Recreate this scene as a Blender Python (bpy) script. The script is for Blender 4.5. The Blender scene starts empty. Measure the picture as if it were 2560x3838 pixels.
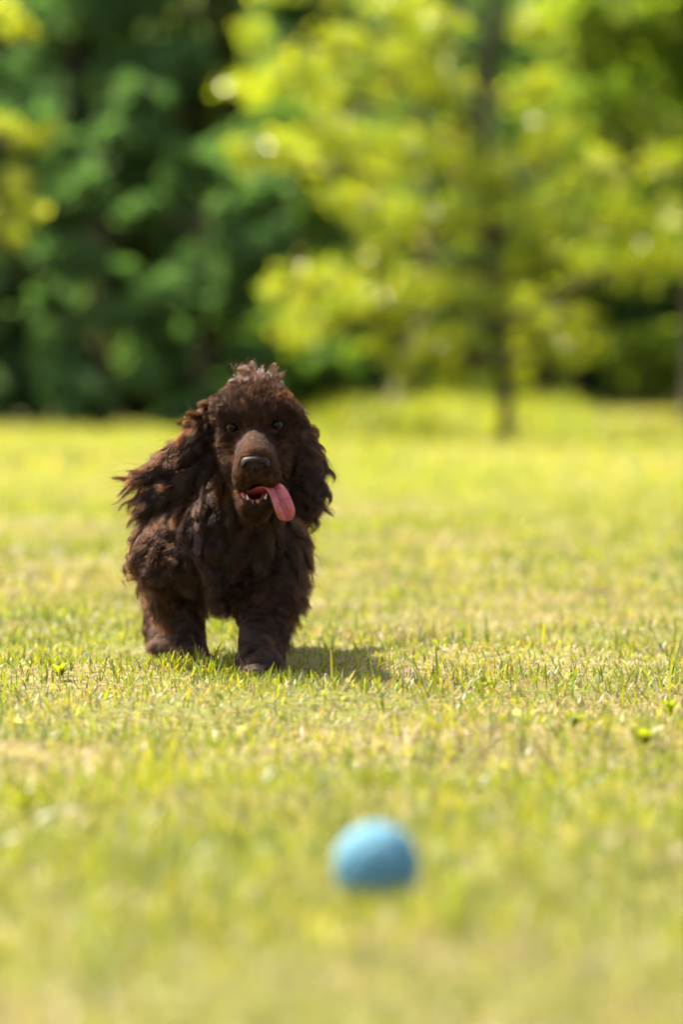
import bpy, math, random
import numpy as np
from mathutils import Vector, kdtree

rng = np.random.default_rng(11)
random.seed(5)
S = bpy.context.scene
COL = S.collection

# ------------------------------------------------------------------ camera
CAM_H, FPX, HZ = 0.428, 14392.0, 1470.0        # eye height, focal length and horizon row of the photograph
cam_d = bpy.data.cameras.new("camera")
cam = bpy.data.objects.new("camera", cam_d); COL.objects.link(cam)
cam_d.sensor_fit = 'VERTICAL'; cam_d.sensor_height = 36.0; cam_d.lens = 135.0
cam.location = (0, 0, CAM_H)
cam.rotation_euler = (math.radians(90), 0, 0)
cam_d.shift_y = -(1919.0 - HZ) / 3838.0
cam_d.clip_start = 0.05; cam_d.clip_end = 1000
cam_d.dof.use_dof = True
cam_d.dof.focus_distance = 5.67
cam_d.dof.aperture_fstop = 2.9
S.camera = cam

# ------------------------------------------------------------------ light
SUN_DIR = Vector((-0.54, 0.36, 1.0)).normalized()      # towards the sun: behind the dog, to the left
w = bpy.data.worlds.new("World"); S.world = w; w.use_nodes = True
nt = w.node_tree; nt.nodes.clear()
sky = nt.nodes.new('ShaderNodeTexSky'); sky.sky_type = 'NISHITA'; sky.sun_disc = False
sky.sun_elevation = math.asin(SUN_DIR.z)
sky.sun_rotation = math.atan2(SUN_DIR.x, SUN_DIR.y)
sky.dust_density = 4.0; sky.air_density = 0.7; sky.ozone_density = 0.3
bg = nt.nodes.new('ShaderNodeBackground'); bg.inputs['Strength'].default_value = 0.15
out = nt.nodes.new('ShaderNodeOutputWorld')
hs = nt.nodes.new('ShaderNodeHueSaturation'); hs.inputs['Saturation'].default_value = 0.45      # hazy summer sky
nt.links.new(sky.outputs[0], hs.inputs['Color']); nt.links.new(hs.outputs[0], bg.inputs[0]); nt.links.new(bg.outputs[0], out.inputs[0])
sun_d = bpy.data.lights.new("sun", 'SUN'); sun_d.energy = 4.9; sun_d.angle = math.radians(3.0)
sun_d.color = (1.0, 0.88, 0.68)
sun = bpy.data.objects.new("sun", sun_d); COL.objects.link(sun)
sun.rotation_euler = SUN_DIR.to_track_quat('Z', 'Y').to_euler()
sun.location = (-6, 6, 12)
S.view_settings.view_transform = 'Standard'; S.view_settings.look = 'None'
S.view_settings.exposure = 1.8; S.view_settings.gamma = 1.0
S.view_settings.use_curve_mapping = False
S.render.engine = 'CYCLES'
cy = S.cycles
cy.max_bounces = 7; cy.diffuse_bounces = 3; cy.glossy_bounces = 4; cy.transmission_bounces = 8
cy.transparent_max_bounces = 8; cy.caustics_reflective = False; cy.caustics_refractive = False
cy.use_denoising = True
cy.sample_clamp_indirect = 6.0
S.cycles_curves.shape = 'RIBBONS'; S.cycles_curves.subdivisions = 2

# ------------------------------------------------------------------ helpers
def P(px, py, Y):
    """point at distance Y seen at pixel (px, py) of the 2560 x 3838 photograph"""
    return np.array([(px - 1280.0) / FPX * Y, Y, CAM_H + (HZ - py) / FPX * Y])

def sstep(a, b, x):
    t = np.clip((x - a) / (b - a), 0, 1); return t * t * (3 - 2 * t)

def ground_z(x, y):
    x = np.asarray(x, float); y = np.asarray(y, float)
    z = 0.36 * sstep(27, 60, y) * sstep(-1.5, 3.0, x)
    z = z + 0.010 * np.sin(x * 3.1 + 1.3) * np.sin(y * 2.3 + .4) + 0.007 * np.sin(x * 7.3 + y * 5.1) + .006 * np.sin(y * 9.7 - x * 4.1)
    return z

def unit(a):
    return a / np.maximum(np.linalg.norm(a, axis=-1, keepdims=True), 1e-9)

def mesh_np(name, verts, faces_list, smooth=False, cols=None, colname="Col"):
    """faces_list: list of (n,k) integer arrays"""
    me = bpy.data.meshes.new(name)
    verts = np.asarray(verts, np.float32)
    me.vertices.add(len(verts)); me.vertices.foreach_set("co", verts.ravel())
    loops = np.concatenate([f.ravel() for f in faces_list]).astype(np.int32)
    sizes = np.concatenate([np.full(len(f), f.shape[1], np.int32) for f in faces_list])
    starts = np.concatenate([[0], np.cumsum(sizes)[:-1]]).astype(np.int32)
    me.loops.add(len(loops)); me.loops.foreach_set("vertex_index", loops)
    me.polygons.add(len(sizes)); me.polygons.foreach_set("loop_start", starts)
    if smooth:
        me.polygons.foreach_set("use_smooth", np.ones(len(sizes), bool))
    me.update(calc_edges=True)
    if cols is not None:
        at = me.color_attributes.new(colname, 'FLOAT_COLOR', 'POINT')
        c4 = np.ones((len(verts), 4), np.float32); c4[:, :3] = cols
        at.data.foreach_set("color", c4.ravel())
    return me

def link(name, data, mat=None, parent=None, label=None, cat=None, group=None, kind=None, loc=None):
    o = bpy.data.objects.new(name, data); COL.objects.link(o)
    if mat is not None: data.materials.append(mat)
    if parent is not None: o.parent = parent
    if loc is not None: o.location = loc
    if label: o["label"] = label
    if cat: o["category"] = cat
    if group: o["group"] = group
    if kind: o["kind"] = kind
    return o

def new_mat(name):
    m = bpy.data.materials.new(name); m.use_nodes = True
    n = m.node_tree; n.nodes.clear()
    o = n.nodes.new('ShaderNodeOutputMaterial')
    return m, n, o

def N(n, t, **kw):
    x = n.nodes.new(t)
    for k, v in kw.items():
        if k in x.inputs: x.inputs[k].default_value = v
        else: setattr(x, k, v)
    return x

def leaf_material(name, trans=0.5, rough=0.45, spec=0.4, tint=(1.15, 1.1, 0.55), gain=1.5):
    """thin leaf: reflects its colour, lets a yellower light through"""
    m, n, o = new_mat(name)
    at = N(n, 'ShaderNodeAttribute', attribute_name="Col")
    pb = N(n, 'ShaderNodeBsdfPrincipled', Roughness=rough)
    pb.inputs['Specular IOR Level'].default_value = spec
    n.links.new(at.outputs['Color'], pb.inputs['Base Color'])
    mul = N(n, 'ShaderNodeMix', data_type='RGBA', blend_type='MULTIPLY')
    mul.inputs[0].default_value = 1.0
    mul.inputs[7].default_value = (tint[0] * gain, tint[1] * gain, tint[2] * gain, 1)
    n.links.new(at.outputs['Color'], mul.inputs[6])
    tr = N(n, 'ShaderNodeBsdfTranslucent'); n.links.new(mul.outputs[2], tr.inputs['Color'])
    mx = N(n, 'ShaderNodeMixShader'); mx.inputs[0].default_value = trans
    n.links.new(pb.outputs[0], mx.inputs[1]); n.links.new(tr.outputs[0], mx.inputs[2])
    n.links.new(mx.outputs[0], o.inputs[0])
    return m

def noise_mat(name, c1, c2, scale=8, rough=0.8, spec=0.3, bump=0.0, detail=5, stretch=None):
    m, n, o = new_mat(name)
    tc = N(n, 'ShaderNodeTexCoord')
    nz = N(n, 'ShaderNodeTexNoise', Scale=scale, Detail=detail)
    if stretch:
        mp = N(n, 'ShaderNodeMapping'); mp.inputs['Scale'].default_value = stretch
        n.links.new(tc.outputs['Object'], mp.inputs[0]); n.links.new(mp.outputs[0], nz.inputs['Vector'])
    else:
        n.links.new(tc.outputs['Object'], nz.inputs['Vector'])
    cr = N(n, 'ShaderNodeValToRGB')
    cr.color_ramp.elements[0].position = .35; cr.color_ramp.elements[0].color = (*c1, 1)
    cr.color_ramp.elements[1].position = .65; cr.color_ramp.elements[1].color = (*c2, 1)
    n.links.new(nz.outputs[0], cr.inputs[0])
    pb = N(n, 'ShaderNodeBsdfPrincipled', Roughness=rough); pb.inputs['Specular IOR Level'].default_value = spec
    n.links.new(cr.outputs[0], pb.inputs['Base Color'])
    if bump:
        bp = N(n, 'ShaderNodeBump', Strength=bump, Distance=0.01)
        n.links.new(nz.outputs[0], bp.inputs['Height']); n.links.new(bp.outputs[0], pb.inputs['Normal'])
    n.links.new(pb.outputs[0], o.inputs[0])
    return m

# ------------------------------------------------------------------ ground
gx = np.concatenate([-np.geomspace(150, 3, 24), np.linspace(-2.9, 2.9, 90), np.geomspace(3, 150, 24)])
gy = np.concatenate([np.linspace(-30, 1.5, 20), np.linspace(1.6, 12, 150), np.geomspace(12.2, 300, 90)])
X, Y = np.meshgrid(gx, gy, indexing='ij')
Zg = ground_z(X, Y)
V = np.stack([X, Y, Zg], -1).reshape(-1, 3)
ni, nj = X.shape
ii, jj = np.meshgrid(np.arange(ni - 1), np.arange(nj - 1), indexing='ij')
a = (ii * nj + jj).ravel()
F = np.stack([a, a + nj, a + nj + 1, a + 1], -1)
mg, n, o = new_mat("lawn_soil")
tc = N(n, 'ShaderNodeTexCoord')
n1 = N(n, 'ShaderNodeTexNoise', Scale=1.6, Detail=6); n2 = N(n, 'ShaderNodeTexNoise', Scale=45, Detail=6)
n.links.new(tc.outputs['Object'], n1.inputs['Vector']); n.links.new(tc.outputs['Object'], n2.inputs['Vector'])
r1 = N(n, 'ShaderNodeValToRGB')
r1.color_ramp.elements[0].position = .38; r1.color_ramp.elements[0].color = (.13, .14, .025, 1)
r1.color_ramp.elements[1].position = .64; r1.color_ramp.elements[1].color = (.22, .18, .07, 1)
n.links.new(n1.outputs[0], r1.inputs[0])
r2 = N(n, 'ShaderNodeValToRGB')
r2.color_ramp.elements[0].position = .3; r2.color_ramp.elements[0].color = (.35, .33, .3, 1)
r2.color_ramp.elements[1].position = .7; r2.color_ramp.elements[1].color = (1, 1, 1, 1)
n.links.new(n2.outputs[0], r2.inputs[0])
mu = N(n, 'ShaderNodeMix', data_type='RGBA', blend_type='MULTIPLY'); mu.inputs[0].default_value = 1
n.links.new(r1.outputs[0], mu.inputs[6]); n.links.new(r2.outputs[0], mu.inputs[7])
pb = N(n, 'ShaderNodeBsdfPrincipled', Roughness=.9); pb.inputs['Specular IOR Level'].default_value = .15
n.links.new(mu.outputs[2], pb.inputs['Base Color']); n.links.new(pb.outputs[0], o.inputs[0])
link("ground", mesh_np("ground", V, [F], smooth=True), mg, kind="structure")

# ------------------------------------------------------------------ lawn blades
def vnoise(x, y, seed, f):
    """cheap smooth noise 0..1"""
    r = np.random.default_rng(seed); s = 0
    for k in range(6):
        a, b, c = r.normal(size=2) @ np.eye(2), r.uniform(0, 6.28), r.uniform(.6, 1.6)
        s = s + np.sin((x * a[0] + y * a[1]) * f * c + b)
    return np.clip(.5 + s / 6.0, 0, 1)

GREENS = np.array([(.145, .162, .012), (.175, .186, .014), (.115, .148, .016), (.20, .19, .02), (.09, .13, .03)])
STRAW = np.array([(.205, .170, .095), (.185, .14, .075), (.25, .215, .14), (.16, .12, .06)])

def blades(n, xy, hmin, hmax, wmin, wmax, segs, straw_bias=0.0, lean=0.75):
    x, y = xy
    h = rng.uniform(hmin, hmax, n) * (0.40 + 0.55 * vnoise(x, y, 3, 4.0) + .6 * vnoise(x, y, 4, 14.0) ** 2)
    wd = rng.uniform(wmin, wmax, n)
    az = rng.uniform(0, 2 * math.pi, n)
    dry = vnoise(x, y, 7, 1.5) * .35 + vnoise(x, y, 9, 5.0) * .3 + vnoise(x, y, 19, 15.0) * .35
    pst = np.clip(.11 + .10 * sstep(5.2, 3.4, y) + 1.9 * (dry - .48) + straw_bias, .05, .8)
    isst = rng.uniform(size=n) < pst
    ln = np.abs(rng.normal(0, lean, n)) + np.where(isst, .45, .08)
    ln = np.clip(ln, 0, 1.45); h = np.where(isst, h * .85, h)
    cur = rng.normal(.35, .35, n)
    wdir = np.stack([np.cos(az), np.sin(az), 0 * az], -1)
    twist = az + math.pi / 2 + rng.normal(0, .5, n)
    side = np.stack([np.cos(twist), np.sin(twist), 0 * az], -1)
    pts = np.stack([x, y, ground_z(x, y) - .003], -1)
    prof = np.interp(np.linspace(0, 1, segs + 1), [0, .5, .8, 1], [.8, 1, .75, .12])
    blunt = rng.uniform(size=n) < .35
    vs = []
    cur_p = pts.copy()
    for s in range(segs + 1):
        t = s / segs
        wloc = wd * np.where(blunt & (s == segs), .55, prof[s])
        vs.append(cur_p - side * (wloc / 2)[:, None]); vs.append(cur_p + side * (wloc / 2)[:, None])
        th = np.clip(ln + cur * t * 1.4, -.3, 1.75)
        d = wdir * np.sin(th)[:, None] + np.array([0, 0, 1.0]) * np.cos(th)[:, None]
        cur_p = cur_p + d * (h / segs)[:, None]
        cur_p[:, 2] = np.maximum(cur_p[:, 2], pts[:, 2] + .004)
    k = 2 * (segs + 1)
    V = np.stack(vs, 1).reshape(-1, 3)
    base = (np.arange(n) * k)[:, None]
    F = np.concatenate([base + np.array([[2 * s, 2 * s + 1, 2 * s + 3, 2 * s + 2]]) for s in range(segs)], 0)
    gc = GREENS[rng.integers(0, len(GREENS), n)]; sc = STRAW[rng.integers(0, len(STRAW), n)]
    rust = (vnoise(x, y, 31, 6.0) ** 2)[:, None] * .55
    sc = sc * (1 - rust) + sc.mean(1, keepdims=True) * np.array([1.25, .82, .55]) * rust
    lush = vnoise(x, y, 41, 9.0)[:, None]
    gc = gc * (1.12 - .3 * lush) * np.array([1.06, 1.0, 1.0]) ** (1 - 2 * lush)
    c = np.where(isst[:, None], sc, gc) * rng.uniform(.75, 1.25, (n, 1)) * (1 + .5 * sstep(8, 20, y))[:, None]  # distant blades brightened in colour to stand in for stronger sunlight there
    return V, F, np.repeat(c, k, 0)

def scatter(y0, y1, dens, margin, inner=None):
    ymid = np.linspace(y0, y1, 400)
    half = .089 * y1 + margin
    n = int(dens * (y1 - y0) * 2 * half)
    x = rng.uniform(-half, half, n); y = rng.uniform(y0, y1, n)
    keep = np.abs(x) < .089 * y + margin
    if inner is not None: keep &= np.abs(x) > .089 * y + inner
    return x[keep], y[keep]

def paw_front():
    m = 380
    return np.concatenate([rng.normal(-.123, .045, m), rng.normal(-.228, .04, m // 2)]), np.concatenate([rng.uniform(5.60, 5.71, m), rng.uniform(5.74, 5.83, m // 2)])
def ball_front():
    m = 210
    return rng.normal(.03, .05, m), rng.uniform(3.02, 3.165, m)
mat_grass = leaf_material("grass_blade", trans=.5, rough=.42, spec=.35, tint=(1.1, 1.08, .5), gain=1.45)
def lawn(name, label, sets):
    Vs, Fs, Cs, off = [], [], [], 0
    for (xy, args) in sets:
        v, f, c = blades(len(xy[0]), xy, *args)
        Vs.append(v); Fs.append(f + off); Cs.append(c); off += len(v)
    return link(name, mesh_np(name, np.concatenate(Vs), [np.concatenate(Fs)], cols=np.concatenate(Cs)), mat_grass,
                label=label, cat="grass", kind="stuff")
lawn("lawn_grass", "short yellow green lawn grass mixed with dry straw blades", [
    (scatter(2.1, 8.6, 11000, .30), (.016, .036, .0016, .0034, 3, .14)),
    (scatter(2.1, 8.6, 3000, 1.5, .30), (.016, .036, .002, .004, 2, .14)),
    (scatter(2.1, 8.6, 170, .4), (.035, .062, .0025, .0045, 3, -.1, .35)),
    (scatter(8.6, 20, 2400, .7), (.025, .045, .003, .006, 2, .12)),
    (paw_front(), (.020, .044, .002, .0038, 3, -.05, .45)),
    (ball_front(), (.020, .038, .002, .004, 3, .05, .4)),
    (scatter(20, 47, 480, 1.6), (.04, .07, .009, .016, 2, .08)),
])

# ------------------------------------------------------------------ trees
def tube_mesh(paths, sides=8, jitter=.06):
    """paths: list of (pts (m,3), radii (m,))"""
    Vs, Fs, off = [], [], 0
    for pts, rad in paths:
        pts = np.asarray(pts, float); m = len(pts)
        tan = unit(np.gradient(pts, axis=0))
        ref = np.array([1.0, .1, .05]) if abs(tan[0][0]) < .8 else np.array([0, 1.0, .1])
        u = unit(np.cross(tan, ref)); v = np.cross(tan, u)
        an = np.linspace(0, 2 * math.pi, sides, endpoint=False)
        rr = np.asarray(rad)[:, None] * (1 + rng.normal(0, jitter, (m, sides)))
        ring = pts[:, None, :] + rr[..., None] * (np.cos(an)[None, :, None] * u[:, None] + np.sin(an)[None, :, None] * v[:, None])
        Vs.append(ring.reshape(-1, 3))
        i = np.arange(m - 1)[:, None] * sides; j = np.arange(sides)[None]; j2 = (j + 1) % sides
        Fs.append((np.stack([i + j, i + j2, i + sides + j2, i + sides + j], -1).reshape(-1, 4)) + off)
        off += m * sides
    return np.concatenate(Vs), np.concatenate(Fs)

def leaf_mesh(name, centers, size, cols, up=.5, aspect=.55):
    n = len(centers)
    sz = size * rng.uniform(.6, 1.35, n)
    nrm = unit(rng.normal(size=(n, 3)) + np.array([0, 0, up * 2]))
    d = unit(np.cross(nrm, rng.normal(size=(n, 3))))
    s = np.cross(nrm, d)
    L, W = sz[:, None], (sz * aspect * .5)[:, None]
    v0 = centers - d * L * .5; v2 = centers + d * L * .5 - nrm * L * .12
    v1 = centers + s * W + nrm * W * .5; v3 = centers - s * W + nrm * W * .5
    V = np.stack([v0, v1, v2, v3], 1).reshape(-1, 3)
    b = (np.arange(n) * 4)[:, None]
    F = np.concatenate([b + np.array([[0, 1, 2]]), b + np.array([[0, 2, 3]])], 0)
    return mesh_np(name, V, [F], cols=np.repeat(cols, 4, 0))

def curve_pts(a, b, bow, m=7, wob=.03):
    t = np.linspace(0, 1, m)[:, None]
    L = np.linalg.norm(b - a)
    p = a + (b - a) * t + bow * (4 * t * (1 - t))
    p[1:-1] += rng.normal(0, wob * L, (m - 2, 3)) * .5
    return p

def clump_points(cl, n_sub=5):
    """leaf centres of one clump: a handful of twigs, leaves along them"""
    c, r, n = np.asarray(cl[0], float), np.asarray(cl[1], float) * np.ones(3), int(cl[2])
    d = unit(rng.normal(size=(n_sub * 2, 3)))
    tips = d * rng.uniform(.45, 1.0, (len(d), 1))
    k = rng.integers(0, len(d), n)
    t = rng.uniform(.1, 1.08, (n, 1)) ** .7
    q = tips[k] * t + rng.normal(0, .16, (n, 3))
    return c + q * r, c + tips * r

def build_tree(name, label, cat, base, trunk, clumps, leaf, palette, mats, group=None, up=.5, hang=None):
    """trunk: list of (point, radius); clumps: (centre, radius, leaf count)"""
    base = np.asarray(base, float)
    root = link(name, None, label=label, cat=cat, group=group, loc=Vector(base))
    tp = np.array([p for p, r in trunk], float); tr = np.array([r for p, r in trunk], float)
    tt = np.linspace(0, 1, len(tp)); ts = np.linspace(0, 1, 16)
    tpts = np.stack([np.interp(ts, tt, tp[:, i]) for i in range(3)], -1); trad = np.interp(ts, tt, tr)
    trad[0] *= 1.35; tpts[0, 2] -= .08
    paths = [(tpts, trad)]
    lv = []
    for cl in clumps:
        c = np.asarray(cl[0], float)
        pts, tips = clump_points(cl)
        lv.append(pts)
        dz = c[2] - .35 * np.linalg.norm((c - tpts[8])[:2])
        i = int(np.clip(np.argmin(np.abs(tpts[:, 2] - dz)), 3, 14))
        bl = np.linalg.norm(c - tpts[i])
        r0 = min(trad[i] * .55, .012 + bl * .014)
        br = curve_pts(tpts[i], c, np.array([0, 0, .08 * bl]))
        paths.append((br, np.linspace(r0, r0 * .4, 7)))
        for tip in tips[:6]:
            paths.append((curve_pts(c, tip, np.zeros(3), 4), np.linspace(r0 * .38, r0 * .12, 4)))
    v, f = tube_mesh(paths)
    link("trunk", mesh_np("trunk", v - base, [f], smooth=True), mats[0], root)
    pts = np.concatenate(lv)
    pal = np.asarray(palette)
    cols = pal[rng.integers(0, len(pal), len(pts))] * rng.uniform(.75, 1.25, (len(pts), 1))
    link("crown", leaf_mesh("crown", pts - base, leaf, cols, up), mats[1], root, kind="stuff")
    return root

bark_dark = noise_mat("bark_dark", (.035, .026, .018), (.075, .055, .038), 6, .9, .2, .5, stretch=(4, 4, .6))
bark_pale = noise_mat("bark_pale", (.09, .07, .05), (.16, .125, .09), 5, .9, .2, .5, stretch=(4, 4, .6))
leaf_bright = leaf_material("leaf_bright", trans=.62, rough=.22, spec=.9, tint=(1.15, 1.1, .35), gain=1.7)
leaf_dark = leaf_material("leaf_dark", trans=.45, rough=.65, spec=.15, tint=(1.0, 1.12, .5), gain=1.7)

YB = 32.0
def PT(px, py, Y, dy=0.0):
    return P(px, py, Y + dy)
# bright young tree right of the dog
bt_base = P(1900, 1640, YB); bt_base[2] = float(ground_z(bt_base[0], bt_base[1]))
trunk = [(bt_base, .062), (P(1895, 1450, YB), .058), (P(1862, 1100, YB), .052), (P(1822, 640, YB), .05), (P(1812, 420, YB), .048), (P(1845, 50, YB), .045), (P(1850, -500, YB), .02)]
cl = []
for (px, py, rp, q) in [
    (940, 130, 80, .5), (880, 330, 70, .5), (1010, 330, 120, 1), (1150, 260, 150, 1), (1330, 330, 180, 1.2), (1300, 150, 110, .7), (1520, 250, 190, 1.2),
    (1480, 30, 140, .8), (1650, 330, 130, 1.2), (1640, 80, 120, 1), (2020, 330, 130, 1), (2000, 120, 110, .8), (2060, 560, 160, 1),
    (910, 580, 90, .6), (1060, 570, 130, 1), (1230, 520, 170, 1.2), (1430, 560, 200, 1.3), (1640, 600, 200, 1.3), (1860, 700, 190, 1.2), (2230, 640, 130, .9),
    (2080, 800, 160, 1.1), (2300, 830, 150, 1), (2480, 830, 130, .9), (2560, 960, 130, .8), (2400, 1010, 130, .8), (2200, 960, 150, .9), (1330, 760, 150, .9),
    (1520, 820, 180, 1.1), (1720, 870, 180, 1.1), (1950, 960, 180, 1), (1380, 960, 140, .8), (1220, 1020, 110, .7), (1050, 1080, 100, .7), (1130, 1230, 110, .8),
    (1290, 1150, 130, .9), (1450, 1110, 150, .9), (1620, 1080, 150, .9), (1800, 1130, 150, .8), (1980, 1160, 140, .7), (1700, 1280, 120, .5),
    (2090, 1310, 110, .8), (2010, 1240, 90, .5), (1780, 1350, 110, .5), (1400, 1290, 90, .4), (1880, 1400, 90, .4), (1600, 1330, 110, .5), (1960, 1350, 110, .5), (1500, 1400, 80, .35), (2230, 1300, 90, .4), (1690, 1420, 90, .4), (2180, 1190, 90, .35),
    (1100, -120, 180, 1), (1600, -200, 220, 1), (2050, -200, 200, 1), (2500, 600, 100, .4)]:
    Yc = YB + rng.uniform(-.9, .9) * (1 if py < 1200 else .5)
    r = rp / FPX * YB
    cl.append((P(px, py, Yc), (r * 1.22, r * 1.3, r * .95), 270 * q * (r / .35) ** 1.2 + 70))
build_tree("broadleaf_tree", "young bright yellow green tree with thin dark trunk, right of the dog", "tree", bt_base, trunk, cl, .074,
           [(.19, .265, .014), (.235, .295, .017), (.28, .31, .025), (.15, .23, .017), (.30, .30, .025)], (bark_dark, leaf_bright), up=.35)

# near boughs reaching in from the left edge
lb = np.array([-4.3, 25.0, 0.0]); lb[2] = float(ground_z(lb[0], lb[1]))
trunk = [(lb, .13), (lb + [.05, 0, 1.2], .11), (lb + [.0, .1, 2.4], .09), (lb + [.15, 0, 4.2], .04)]
cl = []
for (px, py, rp, q) in [(0, 40, 90, 1), (60, 110, 80, 1), (-120, 60, 150, .8), (120, 130, 40, .5), (20, 500, 100, 1.2), (110, 520, 70, 1), (190, 500, 50, .7), (-120, 470, 150, 1.2),
                        (40, 680, 80, .9), (80, 790, 80, 1.1), (10, 850, 70, 1), (60, 900, 40, .6), (-140, 780, 150, 1.2), (-400, 300, 260, .6), (-600, 700, 300, .6), (-350, 0, 260, .5),
                        (-500, 1000, 250, .7), (-900, 500, 320, .8), (-900, 100, 320, .7), (-1100, 800, 300, .8), (-700, -300, 300, .4)]:
    r = rp / FPX * 25
    cl.append((P(px, py, 25 + rng.uniform(-.5, .5)), (r, r, r * .75), 150 * q * (r / .15) ** 1.1 + 25))
build_tree("broadleaf_tree", "leafy yellow green boughs reaching in at the left edge", "tree", lb, trunk, cl, .075,
           [(.24, .31, .025), (.28, .33, .03), (.31, .33, .05), (.27, .31, .08)], (bark_dark, leaf_bright), up=.35)

# background shrubs and trees ------------------------------------------------
G_COOL = [(.075, .145, .055), (.09, .165, .062), (.065, .13, .055), (.105, .175, .07)]
G_MID = [(.085, .155, .028), (.115, .185, .032), (.075, .14, .03), (.13, .2, .04)]
G_OLIVE = [(.10, .13, .04), (.12, .15, .045), (.09, .12, .04), (.14, .16, .06)]
G_YEL = [(.12, .18, .015), (.16, .21, .02), (.09, .15, .02), (.18, .2, .02)]
def shrub(label, px, Y, width, height, palette, n, seed, bark=None, group="shrubs and trees along the far edge of the lawn", cat="shrub", name="shrub", z0=.15, leaf=.13, lean=0.0, trunk_r=.08, base_px=None, depth=.8):
    global rng
    keep = rng; rng = np.random.default_rng(seed)
    x0 = (px - 1280) / FPX * Y
    base = np.array([x0 if base_px is None else (base_px - 1280) / FPX * Y, Y, 0.0]); base[2] = float(ground_z(base[0], base[1]))
    top = np.array([x0, Y, base[2] + height])
    trunk = [(base, trunk_r), (base * .75 + top * .25 + [lean, 0, 0], trunk_r * .85), (base * .4 + top * .6, trunk_r * .6), (base * .08 + top * .92, trunk_r * .25)]
    cl = []
    m = max(16, int(30 * width * height / 12))
    for i in range(m):
        z = z0 + (1 - z0) * ((i + .5) / m) ** 1.1 * .98
        prof = math.sqrt(max(.08, 1 - ((z - .42) / .62) ** 2))
        ang = rng.uniform(0, 2 * math.pi); rr = rng.uniform(.35, 1.0)
        c = np.array([x0 + math.cos(ang) * rr * prof * width / 2, Y + math.sin(ang) * rr * prof * width / 2 * depth, base[2] + z * height])
        r = rng.uniform(.16, .3) * min(width, height * 1.2) * .95
        cl.append((c, (r, r, r * .7), n / m))
    o = build_tree(name, label, cat, base, trunk, cl, leaf, palette, (bark or bark_dark, leaf_dark), group)
    rng = keep
    return o

shrub("dark green shrub at the far left edge of the lawn's hedge", -190, 43.5, 1.3, 4.6, G_COOL, 10800, 21, depth=.9, z0=.03, leaf=.15)
shrub("mid green upright shrub beside the dark gap at left", 380, 43.0, 1.7, 3.9, G_COOL, 15525, 22, leaf=.15, z0=.03)
shrub("rounded cool green shrub left of the dog's head", 760, 43.5, 2.1, 3.3, G_COOL, 17550, 23, leaf=.15, z0=.03)
shrub("broad green shrub directly behind the dog's head", 1130, 45.0, 2.1, 3.9, G_MID, 17550, 24, leaf=.15, z0=.03)
shrub("tall dark tree above the shrubs at upper left", 260, 48.0, 3.0, 6.6, G_COOL, 20250, 25, cat="tree", name="woodland_tree", z0=.34, leaf=.18, trunk_r=.14)
shrub("olive crowned tall tree rising behind the dog's head", 700, 50.0, 3.2, 7.2, G_OLIVE, 20250, 26, cat="tree", name="woodland_tree", z0=.14, leaf=.18, trunk_r=.15)
shrub("dark leafy tree hidden behind the bright young tree", 1360, 48.0, 3.0, 6.4, G_COOL, 20250, 27, cat="tree", name="woodland_tree", z0=.12, leaf=.18, trunk_r=.13)
shrub("tree with a pale leaning trunk behind the bright young tree", 1640, 38.0, 2.0, 5.2, G_COOL, 4200, 28, bark=bark_pale, cat="tree", name="woodland_tree", z0=.42, leaf=.12, trunk_r=.085, base_px=1440, lean=.36)
shrub("low green shrub behind the leaning pale trunk", 1520, 46.0, 1.9, 2.6, G_COOL, 12150, 36, leaf=.15, z0=.03)
shrub("dark green shrub low behind the young tree's trunk", 2020, 50.0, 2.6, 3.1, G_COOL, 16200, 29, z0=.03, leaf=.15)
shrub("deep green shrub right of the young tree's trunk", 2330, 52.0, 2.2, 3.4, G_MID, 16200, 30, z0=.03, leaf=.15)
shrub("yellow green bush low at the right edge of the lawn", 2420, 47.0, 1.0, .9, G_YEL, 2970, 31, leaf=.10)
shrub("tall tree with a pale brown trunk at the right edge", 2600, 41.0, 3.4, 6.6, G_YEL, 14850, 32, bark=bark_pale, cat="tree", name="woodland_tree", z0=.3, leaf=.17, trunk_r=.10)
shrub("tall green tree behind the young tree at upper right", 2150, 50.0, 3.4, 7.0, G_MID, 20250, 33, cat="tree", name="woodland_tree", z0=.15, leaf=.18, trunk_r=.14)
shrub("dark tall tree beyond the far right shrubs", 2900, 52.0, 3.4, 6.8, G_MID, 20250, 34, cat="tree", name="woodland_tree", z0=.2, leaf=.15, trunk_r=.14)
shrub("dark tall tree beyond the far left shrubs", -560, 50.0, 3.6, 6.6, G_COOL, 20250, 35, cat="tree", name="woodland_tree", z0=.12, leaf=.15, trunk_r=.14)

# deep wood that closes the view
rs = np.random.default_rng(77)
nw = 60000
wp = np.stack([rs.uniform(-16, 16, nw), rs.uniform(55, 63, nw), np.zeros(nw)], -1)
hmax = 9.5 + 1.5 * np.sin(wp[:, 0] * .7) + rs.uniform(-1, 1, nw)
wp[:, 2] = .1 + rs.uniform(0, 1, nw) * hmax + ground_z(wp[:, 0], wp[:, 1])
wc = np.asarray(G_COOL + G_OLIVE)[rs.integers(0, 8, nw)] * rs.uniform(.8, 1.3, (nw, 1))
link("far_wood", leaf_mesh("far_wood", wp, .46, wc, .3, .7), leaf_dark, label="dim green woodland mass behind the shrubs", cat="woodland", kind="stuff")

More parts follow.
